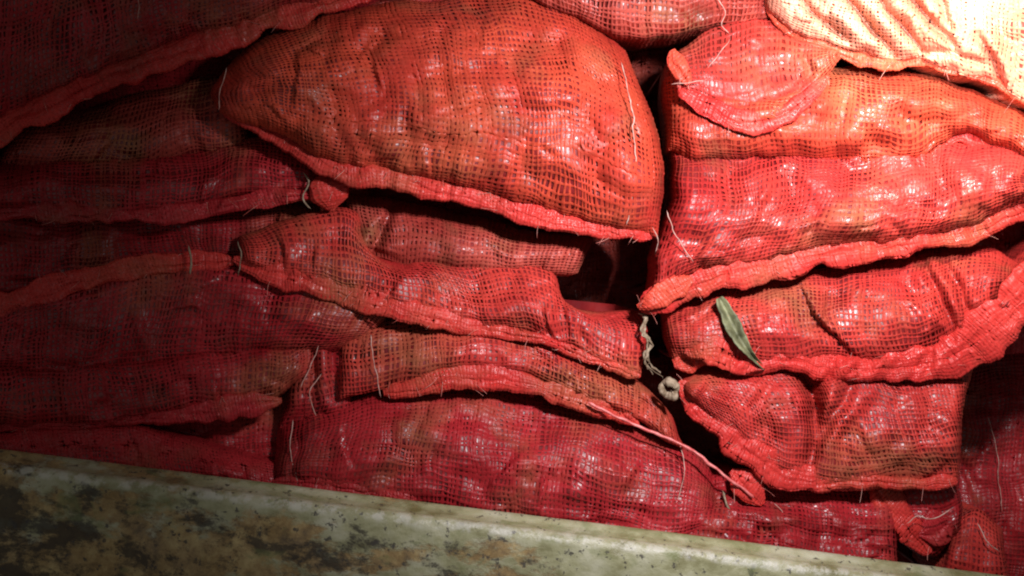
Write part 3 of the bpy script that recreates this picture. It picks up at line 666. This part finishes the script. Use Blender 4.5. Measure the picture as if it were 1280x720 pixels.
sack('crumpled crimson sack between the pink cord and the wall at the bottom right',
     [[(826, 610), (900, 590), (960, 596), (1050, 600), (1120, 602)], [(815, 700), (900, 716), (1000, 730), (1080, 745), (1128, 750)]],
     z=(-26, 20), H=30, net=NET_CRIMSON, lump=7, lump_r=18, wrinkle=5, ends=(0.1, 0.06), pucker=(3,),
     hems=[dict(pts=[(914, 590, 26, 22), (932, 606, 34, 38), (954, 630, 28, 20)], mat=HEM, thick=9, pucker=2, name='folded_tab')],
     threads=[([(902, 612, 22), (910, 634, 30), (922, 650, 26)], 3.0, TWINE), ([(966, 628, 26), (978, 640, 28), (982, 658, 26)], 1.2)])
# --- left side, mostly in shade
sack('dark sack with a dusty net squeezed under the sweeping hem at the left',
     [[(40, 150), (150, 124), (250, 98), (300, 100)], [(-10, 215), (110, 212), (220, 200), (310, 178)]],
     z=(-24, -6), H=28, net=NET_BROWN, lump=5, ends=(0.1, 0.1),
     folds=[([(110, 136), (170, 128), (230, 112)], 8, 7)])
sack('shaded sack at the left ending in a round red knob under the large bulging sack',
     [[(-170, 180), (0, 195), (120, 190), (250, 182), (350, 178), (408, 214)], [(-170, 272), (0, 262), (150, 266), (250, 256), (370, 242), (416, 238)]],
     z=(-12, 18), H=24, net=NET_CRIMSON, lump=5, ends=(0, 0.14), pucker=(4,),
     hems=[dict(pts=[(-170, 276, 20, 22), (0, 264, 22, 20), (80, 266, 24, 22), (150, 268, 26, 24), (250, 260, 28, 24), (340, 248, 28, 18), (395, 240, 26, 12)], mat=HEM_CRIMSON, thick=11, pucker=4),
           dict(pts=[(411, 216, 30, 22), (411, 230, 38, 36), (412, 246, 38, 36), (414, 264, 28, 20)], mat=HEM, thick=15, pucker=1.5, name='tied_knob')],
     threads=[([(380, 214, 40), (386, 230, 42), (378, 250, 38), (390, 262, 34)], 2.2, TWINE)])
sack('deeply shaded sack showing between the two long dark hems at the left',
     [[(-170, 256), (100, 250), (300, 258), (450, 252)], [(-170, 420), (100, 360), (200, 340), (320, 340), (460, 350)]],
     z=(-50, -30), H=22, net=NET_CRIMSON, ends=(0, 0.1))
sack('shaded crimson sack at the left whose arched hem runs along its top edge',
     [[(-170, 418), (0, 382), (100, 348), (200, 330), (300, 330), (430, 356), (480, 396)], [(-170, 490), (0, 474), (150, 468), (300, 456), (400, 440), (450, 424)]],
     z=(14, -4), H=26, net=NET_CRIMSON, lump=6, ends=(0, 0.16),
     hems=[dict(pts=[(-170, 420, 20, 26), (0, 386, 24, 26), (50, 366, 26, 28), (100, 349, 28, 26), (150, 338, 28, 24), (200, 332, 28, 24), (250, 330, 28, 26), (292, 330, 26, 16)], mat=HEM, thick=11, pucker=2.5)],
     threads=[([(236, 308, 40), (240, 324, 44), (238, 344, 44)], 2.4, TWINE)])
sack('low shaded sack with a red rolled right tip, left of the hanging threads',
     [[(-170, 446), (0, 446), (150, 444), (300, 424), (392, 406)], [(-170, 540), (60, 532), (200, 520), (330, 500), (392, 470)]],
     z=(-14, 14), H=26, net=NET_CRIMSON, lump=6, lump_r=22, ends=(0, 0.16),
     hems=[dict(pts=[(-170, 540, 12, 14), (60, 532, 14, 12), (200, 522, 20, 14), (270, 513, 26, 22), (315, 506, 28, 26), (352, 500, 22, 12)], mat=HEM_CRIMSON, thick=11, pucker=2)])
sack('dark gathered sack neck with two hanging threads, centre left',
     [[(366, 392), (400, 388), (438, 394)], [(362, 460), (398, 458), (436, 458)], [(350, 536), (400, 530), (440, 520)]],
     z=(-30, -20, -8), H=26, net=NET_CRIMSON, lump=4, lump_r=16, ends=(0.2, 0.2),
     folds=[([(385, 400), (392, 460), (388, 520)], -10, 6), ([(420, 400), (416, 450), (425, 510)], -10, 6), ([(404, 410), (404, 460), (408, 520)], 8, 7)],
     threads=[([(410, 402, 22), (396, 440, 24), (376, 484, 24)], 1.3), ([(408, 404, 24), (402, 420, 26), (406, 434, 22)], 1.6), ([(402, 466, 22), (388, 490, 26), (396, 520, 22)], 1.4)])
sack('tightly woven red sack roll lying along the wall at the bottom left',
     [[(-170, 556), (30, 538), (150, 533), (250, 551), (352, 582)], [(-170, 620), (40, 615), (150, 620), (250, 630), (360, 645)]],
     z=(14, 24), H=20, net=HEM_NET['hem_cloth_crimson'], lump=2, ends=(0, 0.2), pitch=4.4, cover=0.37, wrinkle=3.0,
     hems=[dict(pts=[(340, 600, 44, 12), (400, 606, 52, 18), (460, 612, 52, 14), (520, 624, 48, 10)], mat=HEM_CRIMSON, thick=7, pucker=1.5)])
# --- deep layer, glimpsed through the gaps
sack('dark sack deep in the gap under the right corner of the large bulging sack',
     [[(560, 230), (700, 225), (880, 230)], [(560, 440), (700, 450), (880, 450)]], z=(-320, -300), H=36, net=NET_BROWN, cover=0.36)
sack('dark sack deep in the narrow gap between the large bulging sack and the right-hand sacks',
     [[(700, 10), (800, 0), (930, 10)], [(700, 235), (800, 245), (930, 240)]], z=(-270, -250), H=36, net=NET_BROWN, cover=0.36)
sack('dark sack deep in the slanting gap beside the pink cord',
     [[(760, 450), (880, 440), (1090, 445)], [(760, 650), (880, 660), (1090, 660)]], z=(-170, -150), H=36, net=NET_BROWN, cover=0.36)
sack('dark sack deep behind the shiny diagonal hem at the lower right',
     [[(1020, 560), (1100, 555), (1190, 560)], [(1020, 760), (1100, 770), (1190, 770)]], z=(-300, -280), H=36, net=NET_CRIMSON, cover=0.36)
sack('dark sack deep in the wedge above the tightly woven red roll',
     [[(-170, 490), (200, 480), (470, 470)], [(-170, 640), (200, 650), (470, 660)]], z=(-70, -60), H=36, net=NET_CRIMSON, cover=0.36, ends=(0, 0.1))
sack('dark sack at the far left edge behind the sweeping hem',
     [[(-420, 100), (100, 60), (470, 60)], [(-420, 340), (100, 340), (470, 330)]], z=(-100, -90), H=36, net=NET_CRIMSON, cover=0.36, ends=(0, 0.1))
sack('dark sack deep behind the rounded creased end at the right edge',
     [[(960, 60), (1150, 50), (1700, 60)], [(960, 440), (1150, 440), (1700, 430)]], z=(-100, -100), H=30, net=NET_CRIMSON, cover=0.36, ends=(0.1, 0))

# ================================================================== loose bits
def leaf():
    n, k = 40, 9
    c = crspline(np.array([(899, 372, 62), (910, 394, 70), (922, 418, 74), (936, 440, 74), (956, 462, 52)], float), n)
    wd = 10.5 * np.sin(np.linspace(0.10, 0.96, n) * math.pi) ** 0.8 * np.linspace(1.15, 0.5, n)
    T = np.gradient(c[:, :2], axis=0); T /= np.linalg.norm(T, axis=1)[:, None]; A = np.stack([-T[:, 1], T[:, 0]], 1)
    q = np.linspace(-1, 1, k)
    s = np.linspace(0, 1, n)
    off = q[None] * (wd * (1 + 0.4 * fbm(s * 9, 0 * s, 3)))[:, None]
    X = c[:, :1] + A[:, :1] * off; Y = c[:, 1:2] + A[:, 1:2] * off
    Z = c[:, 2:3] - 9 * (1 - np.abs(q))[None] ** 2 + 9 * fbm(X / 13, Y / 13, 8, 3) + 3 * np.sin(q * 2.2)[None]
    top = place(X, Y, Z); bot = place(X, Y, Z - 0.8)
    V = np.vstack([top.reshape(-1, 3), bot.reshape(-1, 3)]); F = grid_faces(n, k)
    rim = [i * k for i in range(n)] + [(n - 1) * k + j for j in range(1, k)] + [i * k + k - 1 for i in range(n - 2, -1, -1)] + list(range(k - 2, 0, -1))
    rim = np.array(rim); nx = np.roll(rim, -1)
    F = np.vstack([F, (F + n * k)[:, ::-1], np.stack([rim, rim + n * k, nx + n * k, nx], -1)])
    o = mesh_obj('dry_leaf', to_world(V), F, LEAF)
    tag(o, 'crumpled grey-green dry leaf lying across the red sack under the long right hem', 'leaf')
leaf()
tw = thing('twine', 'frayed pale twine hanging below the pointed left end of the long right hem', 'twine', to_world(place(808, 462, 30)))
for q, (dx, sd, rad) in enumerate(((0, 4, 3.2), (3, 14, 2.6), (-2, 23, 2.0), (5, 31, 1.2))):
    tube('strand', [(800 + dx, 392, 40), (808, 400 + dx, 46), (804 + dx * 0.6, 414, 50), (812, 428, 50 + q), (806 + dx, 446, 46), (812 + dx, 458 + 2 * q, 40), (818 + 2 * dx, 464 + 3 * q, 30)], rad, TWINE, tw, 7, n=60, seed=sd, wob=8, rough=0.9)
k = tube('twine_knot', [(836 + (8 + 1.5 * math.sin(q * 2.3)) * math.cos(q), 487 + (9 + 1.5 * math.cos(q * 1.7)) * math.sin(q), 58 + 2.5 * math.sin(q * 1.5)) for q in np.linspace(0.3, 7.6, 14)], 8.0, TWINE, None, 8, n=70, seed=9, wob=4, rough=1.3)
tag(k, 'small pale knot of twine at the left tip of the V-pleated lower right sack', 'knot')

sack('dark sack glimpsed behind the hem between the top left and large bulging sacks',
     [[(150, -160), (400, -160), (640, -150)], [(150, 90), (400, 100), (640, 90)]], z=(-110, -100), H=30, net=NET_CRIMSON, cover=0.36)
sack('dark sack deep under the lower left hem of the large bulging sack',
     [[(300, 170), (450, 165), (640, 170)], [(300, 330), (450, 340), (640, 330)]], z=(-130, -120), H=30, net=NET_CRIMSON, cover=0.36)
sack('dark sack deep behind the low shaded sacks at the left',
     [[(-420, 320), (150, 310), (560, 310)], [(-420, 560), (150, 560), (560, 560)]], z=(-120, -120), H=30, net=NET_CRIMSON, cover=0.36, ends=(0, 0.1))

sack('rolled red sack end added at the right edge to shade the recess below',
     [[(1272, 350), (1310, 290), (1470, 220)], [(1200, 436), (1262, 402), (1320, 345), (1470, 262)]], z=(5, 40), H=52, depth=260, lump=4, ends=(0.1, 0))  # body added behind the hem to block lamp light from the recess
